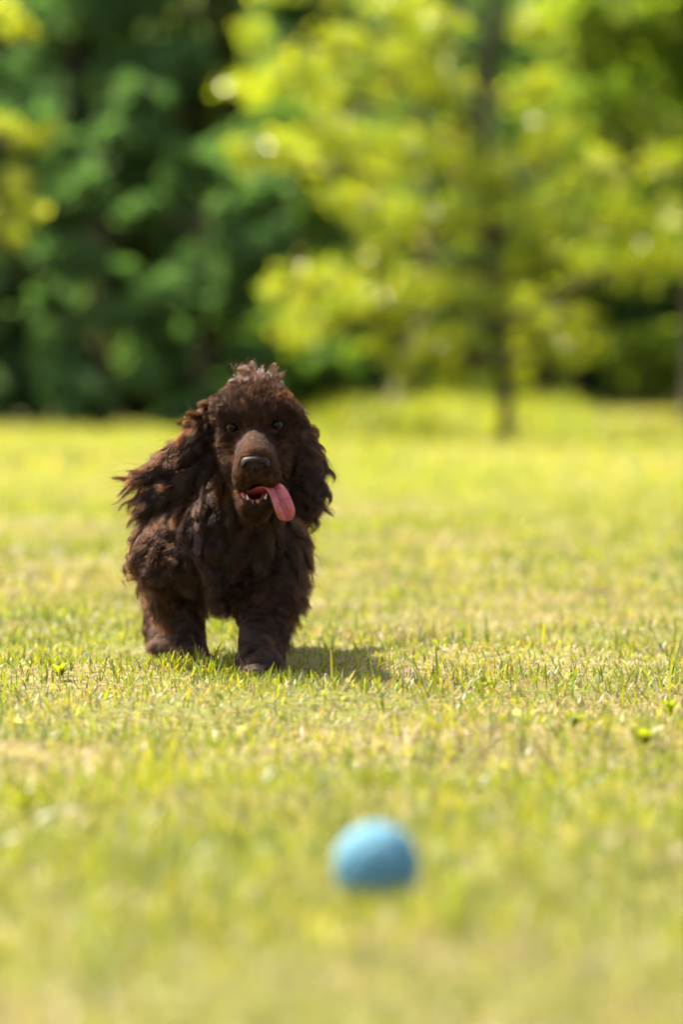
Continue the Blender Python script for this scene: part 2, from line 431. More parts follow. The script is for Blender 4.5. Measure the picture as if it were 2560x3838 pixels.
# taller unmown grass under the young tree
tg = []
for (px, py, sx, q) in [(1350, 1650, 130, 1), (1560, 1650, 120, 1), (1700, 1620, 160, 1), (1450, 1600, 150, .8), (2050, 1640, 120, .7), (1850, 1600, 150, .7)]:
    Yc = CAM_H * FPX / (py - HZ)
    m = int(2800 * q)
    tg.append((rng.normal((px - 1280) / FPX * Yc, sx / FPX * Yc * .6, m), rng.normal(Yc, 1.3, m)))
xy = (np.concatenate([t[0] for t in tg]), np.concatenate([t[1] for t in tg]))
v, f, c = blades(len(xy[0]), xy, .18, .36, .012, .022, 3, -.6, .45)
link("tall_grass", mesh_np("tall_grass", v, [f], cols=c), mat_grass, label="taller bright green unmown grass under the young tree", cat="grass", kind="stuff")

# ------------------------------------------------------------------ dog: one skin grown from blended volumes
HEADC = P(953, 1597, 5.70)                       # between the eyes
CM = 0.01
ROLL = math.radians(3.0)
def H(x, y, z):
    """head frame in centimetres: x to the picture's right, y away from the camera, z up"""
    xr = x * math.cos(ROLL) - z * math.sin(ROLL); zr = x * math.sin(ROLL) + z * math.cos(ROLL)
    return HEADC + np.array([xr, y, zr]) * CM

xs = np.arange(-.345, -.005, .0021)
ys = np.concatenate([np.arange(5.56, 5.83, .0021), np.arange(5.834, 6.56, .0055)])
zs = np.concatenate([np.arange(-.012, .17, .004), np.arange(.172, .50, .0021)])
D = np.full((len(xs), len(ys), len(zs)), .06, np.float32)
PR = []                                          # primitives, kept for the coat
def dist(pr, p):
    if pr['t'] == 'e':
        q = p - pr['c']
        if pr['R'] is not None: q = q @ pr['R']
        k0 = np.linalg.norm(q / pr['r'], axis=-1); k1 = np.linalg.norm(q / pr['r'] ** 2, axis=-1)
        return k0 * (k0 - 1) / np.maximum(k1, 1e-6)
    a, b, ra, rb = pr['a'], pr['b'], pr['ra'], pr['rb']
    ba = b - a; t = np.clip(((p - a) @ ba) / (ba @ ba), 0, 1)
    q = p - a - t[..., None] * ba
    if pr.get('sq') is not None: q = q * pr['sq']
    return np.linalg.norm(q, axis=-1) - (ra + (rb - ra) * t)
def apply(pr):
    m = .035
    if pr['t'] == 'e':
        e = np.full(3, pr['r'].max()); lo, hi = pr['c'] - e - m, pr['c'] + e + m
    else:
        r = max(pr['ra'], pr['rb']); lo = np.minimum(pr['a'], pr['b']) - r - m; hi = np.maximum(pr['a'], pr['b']) + r + m
    s = tuple(slice(max(0, np.searchsorted(ax, l)), np.searchsorted(ax, h)) for ax, l, h in zip((xs, ys, zs), lo, hi))
    g = np.stack(np.meshgrid(xs[s[0]], ys[s[1]], zs[s[2]], indexing='ij'), -1)
    d = dist(pr, g); k = pr['k']; cur = D[s]
    if pr['sub']:
        h = np.maximum(k - np.abs(-cur - d), 0) / k
        D[s] = np.maximum(cur, -d) + h * h * k * .25
    else:
        h = np.maximum(k - np.abs(cur - d), 0) / k
        D[s] = np.minimum(cur, d) - h * h * k * .25
def ell(c, r, k=.012, tag=None, R=None, sub=False):
    pr = dict(t='e', c=np.asarray(c, float), r=np.asarray(r, float) * np.ones(3), k=k, tag=tag, R=R, sub=sub); apply(pr); PR.append(pr)
def cap(a, b, ra, rb, k=.012, tag=None, sub=False, sq=None):
    pr = dict(t='c', a=np.asarray(a, float), b=np.asarray(b, float), ra=ra, rb=rb, k=k, tag=tag, sub=sub, sq=sq); apply(pr); PR.append(pr)

# --- trunk
ell(P(832, 1930, 5.97), (.092, .17, .112), .03, 'ribs')
ell(P(842, 1800, 6.05), (.080, .16, .105), .03, 'back')
ell(P(848, 1760, 6.26), (.088, .125, .098), .03, 'rump')
ell(P(850, 1990, 5.84), (.078, .068, .092), .03, 'chest')
cap(P(850, 1880, 5.92), P(945, 1660, 5.80), .075, .055, .03, 'neck')
cap(P(900, 1960, 5.82), P(950, 1760, 5.76), .055, .045, .03, 'throat')
cap(P(850, 1600, 6.34), P(856, 1490, 6.40), .02, .011, .02, 'tail')
# --- shoulders and forelegs
cap(P(735, 1900, 5.92), P(632, 2060, 5.86), .050, .046, .025, 'shoulderL')
cap(P(632, 2060, 5.87), P(672, 2230, 5.90), .046, .034, .02, 'forearmL')
cap(P(672, 2230, 5.90), P(712, 2410, 5.88), .031, .022, .015, 'shinL')
ell(P(716, 2462, 5.865), (.026, .034, .020), .012, 'pawL')
cap(P(950, 1870, 5.90), P(1010, 2040, 5.86), .052, .045, .025, 'shoulderR')
cap(P(1010, 2040, 5.86), P(995, 2230, 5.83), .044, .036, .02, 'forearmR')
cap(P(995, 2230, 5.83), P(978, 2420, 5.77), .033, .026, .015, 'shinR')
ell(P(970, 2480, 5.75), (.035, .040, .026), .012, 'pawR')
for (px, py, Yp, r) in ((693, 2486, 5.840, .0105), (709, 2488, 5.834, .011), (725, 2488, 5.834, .011), (741, 2485, 5.842, .0105),
                        (938, 2518, 5.720, .0115), (957, 2521, 5.713, .012), (977, 2521, 5.713, .012), (997, 2517, 5.722, .0115)):
    ell(P(px, py, Yp), (r, r * 1.5, r), .006, 'pawL' if px < 850 else 'pawR')
# --- hind legs
cap(P(740, 1830, 6.26), P(650, 2080, 6.22), .075, .05, .03, 'thighL')
cap(P(650, 2080, 6.22), P(604, 2250, 6.34), .042, .026, .02, 'hockL')
cap(P(604, 2250, 6.34), P(618, 2390, 6.27), .024, .021, .015, 'hockL')
ell(P(620, 2425, 6.25), (.026, .038, .02), .012, 'hindpawL')
cap(P(940, 1830, 6.26), P(1010, 2080, 6.22), .075, .05, .03, 'thighR')
cap(P(1010, 2080, 6.22), P(1035, 2230, 6.36), .042, .026, .02, 'hockR')
cap(P(1035, 2230, 6.36), P(1010, 2380, 6.30), .024, .021, .015, 'hockR')
ell(P(1008, 2418, 6.28), (.026, .038, .02), .012, 'hindpawR')
# --- head
ell(H(0, 5.2, 1.2), (.056, .066, .050), .015, 'skull')
ell(H(0, 3.1, 2.4), (.047, .036, .030), .018, 'skull')
for s in (-1, 1):
    ell(H(3.2 * s, 2.0, 1.7), (.023, .020, .016), .016, 'brow')
    ell(H(2.6 * s, .8, .9), (.008, .007, .007), .012, 'brow')
    cap(H(3.9 * s, .5, -1.35), H(2.4 * s, .1, -1.25), .0055, .0050, .008, 'cheek')
    ell(H(4.0 * s, 3.0, -2.3), (.018, .028, .030), .015, 'cheek')
    ell(H(3.15 * s, 1.8, -5.2), (.018, .030, .028), .015, 'cheek')
cap(H(0, 1.0, -1.55), H(0, -6.7, -4.35), .0195, .0165, .014, 'bridge')
for s in (-1, 1):
    cap(H(1.2 * s, -.6, -3.5), H(.95 * s, -6.4, -5.0), .0170, .0135, .010, 'bridge')
    cap(H(1.85 * s, -.2, -5.9), H(1.35 * s, -5.9, -6.7), .0160, .0150, .010, 'lip')
    ell(H(1.85 * s, -4.9, -7.7), (.0115, .021, .0130), .008, 'lip')
    ell(H(2.15 * s, -2.2, -7.6), (.0125, .024, .0135), .008, 'lip')
ell(H(0, -7.0, -6.6), (.018, .011, .013), .008, 'lip')
ell(H(0, -7.3, -5.3), (.017, .012, .013), .008, 'bridge')
# --- jaw, mouth hollow
cap(H(-.3, 3.0, -8.6), H(-.4, -3.6, -12.0), .027, .0165, .012, 'jaw')
for s in (-1, 1):
    cap(H(-.2 + 2.4 * s, 2.2, -8.0), H(-.35 + 1.15 * s, -4.5, -11.75), .0135, .0085, .008, 'jaw')
ell(H(-.4, -2.0, -10.1), (.0200, .0400, .0125), .004, 'mouth', sub=True)
ell(H(-.4, .5, -9.2), (.018, .035, .012), .004, 'mouth', sub=True)
# --- ears: leather flaps
def flap(a, b, wa, wb, nrm, th, tag):
    a, b = np.asarray(a), np.asarray(b); L = np.linalg.norm(b - a)
    d = unit(b - a); nn = unit(nrm - (nrm @ d) * d); s = np.cross(d, nn)
    R = np.stack([d, s, nn], 1)
    ell((a + b) / 2, (L * .5, (wa + wb) / 2, th), .010, tag, R=R)
flap(H(-4.6, 5.2, 3.2), H(-9.0, 4.8, -5.4), .024, .030, np.array([.25, -1, .2]), .010, 'earL')
flap(H(-6.4, 4.8, -2.6), H(-15.2, 3.8, -8.8), .028, .036, np.array([.25, -1, .25]), .009, 'earL')
flap(H(4.8, 5.2, 3.2), H(6.7, 4.8, -5.4), .026, .028, np.array([.75, -1, .3]), .011, 'earR')
flap(H(6.5, 5.0, -1.5), H(7.5, 4.4, -10.4), .028, .032, np.array([.75, -1, .1]), .011, 'earR')
# --- eye sockets
EYES = [H(-3.28, .95, -.05), H(3.30, .95, -.05)]
for i, e in enumerate(EYES):
    ell(e, (.0156, .0150, .0150), .009, 'lid')
for i, e in enumerate(EYES):
    sg = -1 if i == 0 else 1
    ell(e + np.array([0, -.0130, -.0012]), (.0116, .0112, .0086), .0025, 'socket', sub=True)
    ell(e + np.array([-.007 * sg, -.0130, -.0028]), (.0040, .0080, .0026), .002, 'socket', sub=True)

def surface_nets(D, xs, ys, zs):
    ins = D < 0
    nx, ny, nz = D.shape
    c = np.zeros((nx - 1, ny - 1, nz - 1), np.int8)
    offs = [(i, j, k) for i in (0, 1) for j in (0, 1) for k in (0, 1)]
    for (i, j, k) in offs: c += ins[i:nx - 1 + i, j:ny - 1 + j, k:nz - 1 + k]
    act = np.argwhere((c > 0) & (c < 8))
    idx = np.full(c.shape, -1, np.int32); idx[tuple(act.T)] = np.arange(len(act))
    acc = np.zeros((len(act), 3)); cnt = np.zeros(len(act))
    co = (xs, ys, zs)
    for a in offs:
        for ax in range(3):
            if a[ax]: continue
            b = list(a); b[ax] = 1
            A = act + np.array(a); B = act + np.array(b)
            da, db = D[tuple(A.T)].astype(float), D[tuple(B.T)].astype(float)
            m = (da < 0) != (db < 0)
            t = np.where(m, da / np.where(m, da - db, 1), 0)
            pa = np.stack([co[i][A[:, i]] for i in range(3)], -1); pb_ = np.stack([co[i][B[:, i]] for i in range(3)], -1)
            acc += np.where(m[:, None], pa + (pb_ - pa) * t[:, None], 0); cnt += m
    V = acc / cnt[:, None]
    quads = []
    for ax in range(3):
        u, v = (ax + 1) % 3, (ax + 2) % 3
        sl0 = [slice(None)] * 3; sl1 = [slice(None)] * 3
        sl0[ax] = slice(0, -1); sl1[ax] = slice(1, None)
        e = np.argwhere(ins[tuple(sl0)] != ins[tuple(sl1)])
        e = e[(e[:, u] > 0) & (e[:, v] > 0) & (e[:, u] < D.shape[u] - 1) & (e[:, v] < D.shape[v] - 1)]
        du, dv = np.eye(3, dtype=int)[u], np.eye(3, dtype=int)[v]
        q = np.stack([idx[tuple((e - du - dv).T)], idx[tuple((e - dv).T)], idx[tuple(e.T)], idx[tuple((e - du).T)]], -1)
        flip = ~ins[tuple(e.T)]
        q[flip] = q[flip][:, ::-1]
        quads.append(q)
    return V, np.concatenate(quads)

BV, BF = surface_nets(D, xs, ys, zs)
for _ in range(2):                                # light smoothing
    s = np.zeros_like(BV); k = np.zeros(len(BV))
    for i in range(4):
        a_, b_ = BF[:, i], BF[:, (i + 1) % 4]
        np.add.at(s, a_, BV[b_]); np.add.at(k, a_, 1)
    BV = BV * .5 + .5 * s / np.maximum(k, 1)[:, None]

mouth_pr = [p for p in PR if p['tag'] == 'mouth']
def mouth_d(p): return np.min([dist(q, p) for q in mouth_pr], 0)
sock_pr = [p for p in PR if p['tag'] == 'socket']
def sock_d(p): return np.min([dist(q, p) for q in sock_pr], 0)
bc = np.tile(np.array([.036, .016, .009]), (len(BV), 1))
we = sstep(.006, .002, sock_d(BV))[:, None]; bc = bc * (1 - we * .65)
wm = sstep(.0035, .0005, mouth_d(BV))[:, None]
bc = bc * (1 - wm) + np.array([.30, .075, .065]) * wm
dogroot = link("dog", None, label="chocolate brown spaniel with tongue out trotting over the grass toward the blue ball", cat="dog",
               loc=Vector((P(840, 2500, 5.95)[0], 5.95, 0)))
DO = np.array(dogroot.location)
m_skin, n, o = new_mat("dog_skin")
at = N(n, 'ShaderNodeAttribute', attribute_name="Col"); pb = N(n, 'ShaderNodeBsdfPrincipled', Roughness=.6); pb.inputs['Specular IOR Level'].default_value = .08
n.links.new(at.outputs['Color'], pb.inputs['Base Color']); n.links.new(pb.outputs[0], o.inputs[0])
link("body", mesh_np("body", BV - DO, [BF], smooth=True, cols=bc), m_skin, dogroot)

# --- nose pad
def small_sdf(fn, lo, hi, h):
    ax = [np.arange(l, u_, h) for l, u_ in zip(lo, hi)]
    g = np.stack(np.meshgrid(*ax, indexing='ij'), -1)
    return surface_nets(fn(g).astype(np.float32), *ax)
def e_d(p, c, r):
    q = p - np.asarray(c); r = np.asarray(r)
    k0 = np.linalg.norm(q / r, axis=-1); k1 = np.linalg.norm(q / r ** 2, axis=-1)
    return k0 * (k0 - 1) / np.maximum(k1, 1e-6)
def smin(a, b, k):
    h = np.maximum(k - np.abs(a - b), 0) / k; return np.minimum(a, b) - h * h * k * .25
def smax(a, b, k): return -smin(-a, -b, k)
def nose_fn(p):                                   # centimetres, origin at the nose centre
    d = e_d(p, (0, .2, .35), (1.75, 1.1, .80))
    d = smin(d, e_d(p, (-1.05, .15, -.15), (.85, .95, .80)), .35)
    d = smin(d, e_d(p, (1.05, .15, -.15), (.85, .95, .80)), .35)
    d = smin(d, e_d(p, (0, -.1, -.55), (.75, .85, .62)), .3)
    for s in (-1, 1):
        d = smax(d, -e_d(p, (.86 * s, -.70, -.26), (.47, 1.5, .38)), .12)
        d = smax(d, -e_d(p, (1.35 * s, -.55, -.48), (.45, .4, .13)), .08)
    d = smax(d, -e_d(p, (0, -1.05, -.75), (.06, .5, .6)), .1)
    return d
v, f = small_sdf(nose_fn, (-2.6, -1.6, -1.9), (2.6, 1.8, 1.7), .075)
m_nose, n, o = new_mat("nose_leather")
tc = N(n, 'ShaderNodeTexCoord'); vo = N(n, 'ShaderNodeTexVoronoi', Scale=900); n.links.new(tc.outputs['Object'], vo.inputs['Vector'])
pb = N(n, 'ShaderNodeBsdfPrincipled', Roughness=.5); pb.inputs['Specular IOR Level'].default_value = .14; pb.inputs['Base Color'].default_value = (.014, .007, .006, 1)
bp = N(n, 'ShaderNodeBump', Strength=.35, Distance=.0006); n.links.new(vo.outputs['Distance'], bp.inputs['Height'])
n.links.new(bp.outputs[0], pb.inputs['Normal']); n.links.new(pb.outputs[0], o.inputs[0])
NOSE = H(0, -7.9, -5.40)
link("nose", mesh_np("nose", v * CM * 1.13 + NOSE - DO, [f], smooth=True), m_nose, dogroot)

# --- eyes
m_eye, n, o = new_mat("amber_eye")
tc = N(n, 'ShaderNodeTexCoord'); sep = N(n, 'ShaderNodeSeparateXYZ'); n.links.new(tc.outputs['Object'], sep.inputs[0])
vm = N(n, 'ShaderNodeMath', operation='MULTIPLY'); vm.inputs[1].default_value = -1.0 / .0136; n.links.new(sep.outputs['Y'], vm.inputs[0])
cr = N(n, 'ShaderNodeValToRGB'); e = cr.color_ramp.elements
e[0].position = .70; e[0].color = (.012, .007, .005, 1); e[1].position = .75; e[1].color = (.045, .022, .004, 1)
for pos, c in ((.84, (.062, .030, .006, 1)), (.89, (.04, .02, .005, 1)), (.925, (.002, .002, .002, 1))):
    x = e.new(pos); x.color = c
n.links.new(vm.outputs[0], cr.inputs[0])
pb = N(n, 'ShaderNodeBsdfPrincipled', Roughness=.03); pb.inputs['Specular IOR Level'].default_value = .15
n.links.new(cr.outputs[0], pb.inputs['Base Color']); n.links.new(pb.outputs[0], o.inputs[0])
th, ph = np.meshgrid(np.linspace(0, math.pi, 21), np.linspace(0, 2 * math.pi, 33)[:-1], indexing='ij')
sv = np.stack([np.sin(th) * np.cos(ph), -np.cos(th), np.sin(th) * np.sin(ph)], -1).reshape(-1, 3)
sv[:, 1] -= .10 * np.clip(-sv[:, 1] - .78, 0, 1) / .22 * .8            # cornea bulge
i_, j_ = np.meshgrid(np.arange(20), np.arange(32), indexing='ij')
sf = np.stack([i_ * 32 + j_, i_ * 32 + (j_ + 1) % 32, (i_ + 1) * 32 + (j_ + 1) % 32, (i_ + 1) * 32 + j_], -1).reshape(-1, 4)
eye_me = mesh_np("eye", sv * .0136, [sf], smooth=True)
for k_, ec in enumerate(EYES):
    eo = link("eye", eye_me, m_eye if k_ == 0 else None, dogroot)
    eo.location = Vector(ec + np.array([0, .0005, 0]) - DO); eo.rotation_euler = (math.radians(-2), 0, math.radians(4 if k_ == 0 else -4))

# --- tongue
def smooth_path(pts, m):
    pts = np.asarray(pts, float); t = np.linspace(0, 1, len(pts)); q = np.linspace(0, 1, m)
    out_ = np.stack([np.interp(q, t, pts[:, i]) for i in range(pts.shape[1])], -1)
    for _ in range(6): out_[1:-1] = .25 * out_[:-2] + .5 * out_[1:-1] + .25 * out_[2:]
    return out_
tp = smooth_path([(-.6, .5, -10.4, 1.7, .5), (.1, -2.2, -9.85, 1.75, .5), (1.2, -4.2, -9.2, 1.6, .5), (2.3, -5.2, -8.75, 1.3, .48), (3.15, -5.9, -9.9, 1.35, .45),
                  (3.75, -6.7, -11.6, 1.5, .42), (4.1, -6.6, -12.9, 1.5, .40), (4.25, -6.5, -13.6, 1.25, .36), (4.3, -6.45, -14.05, .55, .25)], 34)
cen = tp[:, :3]; wd_, tk = tp[:, 3], tp[:, 4]
tan = unit(np.gradient(cen, axis=0))
upv = np.tile(np.array([0, 0, 1.0]), (34, 1)); blend = np.linspace(0, 1, 34)[:, None]
fr = np.array([.25, -1.0, .15]); tt_ = sstep(.2, .6, np.linspace(0, 1, 34))[:, None]
nr = unit(np.array([.0, .1, 1.0]) * (1 - tt_) + fr * tt_); nr = unit(nr - (nr * tan).sum(-1, keepdims=True) * tan)
sd = np.cross(tan, nr)
an = np.linspace(0, 2 * math.pi, 28, endpoint=False)
cs, sn = np.cos(an), np.sin(an)
prof = np.sign(sn) * np.abs(sn) ** .8
groove = (-1.6 * np.exp(-(cs / .15) ** 2) + .35 * np.exp(-((np.abs(cs) - .5) / .25) ** 2)) * (sn > 0)
cup = .32 * cs ** 2
ringv = cen[:, None] + sd[:, None] * (wd_[:, None] * cs[None])[..., None] + nr[:, None] * (tk[:, None] * (prof[None] * .75 + groove[None] * tt_ * 1.2 + cup[None]))[..., None]
tv = np.concatenate([ringv.reshape(-1, 3), cen[-1:] + tan[-1:] * .12])
i_, j_ = np.meshgrid(np.arange(33), np.arange(28), indexing='ij')
tf = np.stack([i_ * 28 + j_, i_ * 28 + (j_ + 1) % 28, (i_ + 1) * 28 + (j_ + 1) % 28, (i_ + 1) * 28 + j_], -1).reshape(-1, 4)
tri = np.stack([33 * 28 + np.arange(28), 33 * 28 + (np.arange(28) + 1) % 28, np.full(28, 34 * 28)], -1)
tw = np.array([H(*q) for q in tv])
m_tongue, n, o = new_mat("tongue")
tc = N(n, 'ShaderNodeTexCoord'); nz = N(n, 'ShaderNodeTexNoise', Scale=700, Detail=3); n.links.new(tc.outputs['Object'], nz.inputs['Vector'])
n2_ = N(n, 'ShaderNodeTexNoise', Scale=90, Detail=4); n.links.new(tc.outputs['Object'], n2_.inputs['Vector'])
cr_ = N(n, 'ShaderNodeValToRGB'); cr_.color_ramp.elements[0].position = .35; cr_.color_ramp.elements[0].color = (.24, .035, .045, 1)
cr_.color_ramp.elements[1].position = .7; cr_.color_ramp.elements[1].color = (.37, .075, .085, 1); n.links.new(n2_.outputs[0], cr_.inputs[0])
pb = N(n, 'ShaderNodeBsdfPrincipled', Roughness=.2); n.links.new(cr_.outputs[0], pb.inputs['Base Color'])
pb.inputs['Subsurface Weight'].default_value = .35; pb.inputs['Subsurface Radius'].default_value = (1.0, .3, .25); pb.inputs['Subsurface Scale'].default_value = .004
bp = N(n, 'ShaderNodeBump', Strength=.5, Distance=.0008); n.links.new(nz.outputs[0], bp.inputs['Height'])
n.links.new(bp.outputs[0], pb.inputs['Normal']); n.links.new(pb.outputs[0], o.inputs[0])
link("tongue", mesh_np("tongue", tw - DO, [tf, tri], smooth=True), m_tongue, dogroot)

# --- gums and teeth
m_gum = noise_mat("gum", (.26, .06, .055), (.36, .10, .09), 200, .2, .5)
m_tooth = noise_mat("tooth", (.62, .53, .34), (.72, .64, .46), 120, .25, .5)
gp = smooth_path([(-2.25, -.6, -9.3), (-2.05, -2.6, -10.3), (-1.55, -4.4, -11.2), (-.4, -5.1, -11.5), (.75, -4.4, -11.2), (1.3, -2.6, -10.3), (1.5, -.6, -9.3)], 20)
gw = np.array([H(*q) for q in gp])
v, f = tube_mesh([(gw, np.full(20, .0056))], 10, .05)
link("gum", mesh_np("gum", v - DO, [f], smooth=True), m_gum, dogroot)
def tooth(base, tip, r):
    t = np.linspace(0, 1, 6)[:, None]; base, tip = H(*base), H(*tip)
    pts = base + (tip - base) * t + np.array([0, .0008, 0]) * np.sin(t * 3.14)
    v, f = tube_mesh([(pts, r * np.array([1, .98, .85, .62, .36, .06]))], 8, .01)
    link("tooth", mesh_np("tooth", v - DO, [f], smooth=True), m_tooth, dogroot)
tooth((-1.30, -4.55, -11.2), (-1.55, -4.75, -9.95), .0024)
tooth((.95, -4.55, -11.2), (1.42, -4.75, -9.95), .0024)
tooth((-1.55, -3.9, -8.7), (-1.50, -4.0, -9.55), .0020)
for i in range(5):
    x = -.95 + .30 * i
    tooth((x, -4.95, -11.35), (x, -5.05, -11.05), .0013)

# ------------------------------------------------------------------ coat
# tag: (fur part, density /cm2, length m, lift, droop, wave amplitude, wave length, clump, flow)
NOSEP = H(0, -9, -4.0)
BACKF = ('v', (0, .9, -.35)); DOWN = ('v', (0, .12, -1)); 
HP = {
 'ribs': ('body_fur', 28, 0.05, 0.22, .5, .0030, .034, 0.55, ('v', (-.15, .55, -.75))),
 'back': ('body_fur', 24, 0.026, 0.12, .2, .0012, .034, 0.4, ('v', (0, .85, -.35))),
 'rump': ('body_fur', 22, 0.032, 0.16, .35, .002, .034, 0.5, ('v', (0, .5, -.75))),
 'chest': ('body_fur', 36, 0.054, 0.24, .6, .0045, .032, 0.66, ('v', (0, -.1, -1))),
 'neck': ('body_fur', 30, 0.044, 0.2, .5, .003, .032, 0.6, ('v', (0, .35, -.8))),
 'throat': ('body_fur', 36, 0.04, 0.2, .6, .0035, .032, 0.6, DOWN),
 'tail': ('body_fur', 30, .022, .3, .4, .003, .02, .5, ('v', (0, .6, .4))),
 'shoulderL': ('body_fur', 42, 0.048, 0.22, .35, .0035, .032, 0.6, ('v', (-.35, .25, -.8))),
 'shoulderR': ('body_fur', 40, 0.05, 0.28, .35, .0038, .032, 0.64, ('v', (.4, .2, -.8))),
 'forearmL': ('foreleg_furL', 42, 0.042, 0.3, .5, .0038, .030, 0.66, ('v', (-.25, .5, -.8))),
 'forearmR': ('foreleg_furR', 42, 0.056, 0.42, .4, .0042, .034, 0.7, ('v', (.45, .35, -.7))),
 'shinL': ('foreleg_furL', 46, 0.028, 0.26, .5, .0022, .028, 0.6, ('v', (-.05, .35, -.9))),
 'shinR': ('foreleg_furR', 46, .032, 0.38, .45, .0035, .030, 0.66, ('v', (.25, .3, -.85))),
 'pawL': ('foreleg_furL', 75, .015, .35, .5, .0015, .015, .6, ('v', (0, -.25, -.9))),
 'pawR': ('foreleg_furR', 75, .016, .35, .5, .002, .015, .6, ('v', (0, -.25, -.9))),
 'thighL': ('hindleg_furL', 26, .036, .45, .5, .004, .022, .7, ('v', (-.2, .5, -.8))),
 'thighR': ('hindleg_furR', 26, .036, .45, .5, .004, .022, .7, ('v', (.2, .5, -.8))),
 'hockL': ('hindleg_furL', 30, .03, .5, .5, .003, .022, .7, ('v', (0, .5, -.8))),
 'hockR': ('hindleg_furR', 30, .03, .5, .5, .003, .022, .7, ('v', (0, .5, -.8))),
 'hindpawL': ('hindleg_furL', 30, .016, .5, .5, .0015, .015, .5, ('v', (0, -.2, -.9))),
 'hindpawR': ('hindleg_furR', 30, .016, .5, .5, .0015, .015, .5, ('v', (0, -.2, -.9))),
 'skull': ('face_fur', 100, .015, .17, .05, .0009, .03, .62, ('r', H(0, -3, -2.5))),
 'brow': ('face_fur', 110, .012, .2, .0, .0004, .02, .5, ('r', H(0, -4, -2.5))),
 'lid': ('face_fur', 150, .0035, .12, 0, .0001, .02, .1, ('r', H(0, -4, -2.5))),
 'cheek': ('face_fur', 95, .015, .18, .1, .0006, .02, .55, ('r', NOSEP)),
 'bridge': ('face_fur', 150, .0065, .48, 0, .0002, .02, .4, ('r', NOSEP)),
 'lip': ('face_fur', 125, .0080, .24, .15, .0004, .02, .42, ('r', H(0, -9, -4.8))),
 'jaw': ('face_fur', 100, .013, .35, .3, .0008, .02, .35, ('r', H(-.3, -7, -10.6))),
 'earL': ('ear_furL', 75, .052, .18, .04, .0040, .042, .80, ('r', H(-2.5, 5.5, 1.5))),
 'earR': ('ear_furR', 75, .047, .24, .45, .0042, .040, .80, ('r', H(2.5, 5, 9))),
}
tris = np.concatenate([BF[:, [0, 1, 2]], BF[:, [0, 2, 3]]])
A_, B_, C_ = BV[tris[:, 0]], BV[tris[:, 1]], BV[tris[:, 2]]
fn_ = np.cross(B_ - A_, C_ - A_); area = .5 * np.linalg.norm(fn_, axis=-1); fn_ = unit(fn_)
vn = np.zeros_like(BV)
for i in range(3): np.add.at(vn, tris[:, i], fn_ * area[:, None])
vn = unit(vn)
add_pr = [p for p in PR if not p['sub'] and p['tag'] in HP]
tags = [p['tag'] for p in add_pr]
part_names = sorted(set(HP[t][0] for t in tags)); part_id = np.array([part_names.index(HP[t][0]) for t in tags])
PRM = np.array([HP[t][1:8] for t in tags], float)
def hair_params(p):
    d = np.stack([dist(q, p) for q in add_pr], -1)
    dm = d.min(-1, keepdims=True)
    wgt = np.exp(-(d - dm) / .006); wgt /= wgt.sum(-1, keepdims=True)
    fl = np.zeros((len(p), 3))
    for i, t in enumerate(tags):
        kind_, val = HP[t][8]
        fv = unit(np.asarray(val, float)) if kind_ == 'v' else unit(p - val)
        fl += wgt[:, i:i + 1] * fv
    return wgt @ PRM, unit(fl), part_id[d.argmin(-1)]
fc = (A_ + B_ + C_) / 3
md, sdv = mouth_d(fc), sock_d(fc)
prm, _, _ = hair_params(fc)
dens = prm[:, 0] * 1e4
dens *= sstep(.0008, .003, md) * sstep(.0006, .002, sdv)
nd = e_d((fc - NOSE) / CM, (0, .1, 0), (2.15, 1.5, 1.35)); dens *= (nd > 0)
ex = area * dens * 1.0
cnt = np.floor(ex + rng.uniform(size=len(ex))).astype(int)
ti = np.repeat(np.arange(len(tris)), cnt)
u = rng.uniform(size=(len(ti), 2)); sw = u.sum(-1) > 1; u[sw] = 1 - u[sw]
wa = np.stack([1 - u.sum(-1), u[:, 0], u[:, 1]], -1)
root = (BV[tris[ti]] * wa[..., None]).sum(1); rn = unit((vn[tris[ti]] * wa[..., None]).sum(1))
prm, flow, pid = hair_params(root)

# longer crest on the crown of the head, shag on chest and ear edges
loc = (root - HEADC) / CM
crest = sstep(3.0, 5.4, loc[:, 2]) * sstep(1.2, 4.2, loc[:, 1]) * sstep(10, 6, loc[:, 1]) * sstep(4.2, 1.8, np.abs(loc[:, 0]))
crest *= (pid == part_names.index('face_fur'))
side_ = .6 * sstep(3.6, 5.2, np.abs(loc[:, 0])) * sstep(-2, 1.5, loc[:, 2]) * (pid == part_names.index('face_fur'))
prm[:, 1] += .026 * crest + .008 * side_
prm[:, 2] += .45 * crest + .04 * side_
prm[:, 4] += .0032 * crest + .0015 * side_
prm[:, 6] = np.maximum(prm[:, 6], .88 * crest)
prm[:, 3] += .25 * crest + .2 * side_
pid = np.where(crest > .3, len(part_names), pid)
flow = unit(flow + crest[:, None] * np.array([0, .2, .3]) + side_[:, None] * np.stack([np.sign(loc[:, 0]) * .5, 0 * crest, -.6 + 0 * crest], -1))
names_all = part_names + ['topknot_fur']
for tg_ in ('earL', 'earR'):                       # ear fringe grows longer towards the tip
    pi = part_names.index('ear_fur' + tg_[-1])
    sel = pid == pi
    tlen = sstep(2, 15, np.linalg.norm(loc - np.array([-5 if tg_ == 'earL' else 5, 5, 3]), axis=-1))
    prm[sel, 1] *= (.55 + .95 * tlen[sel])

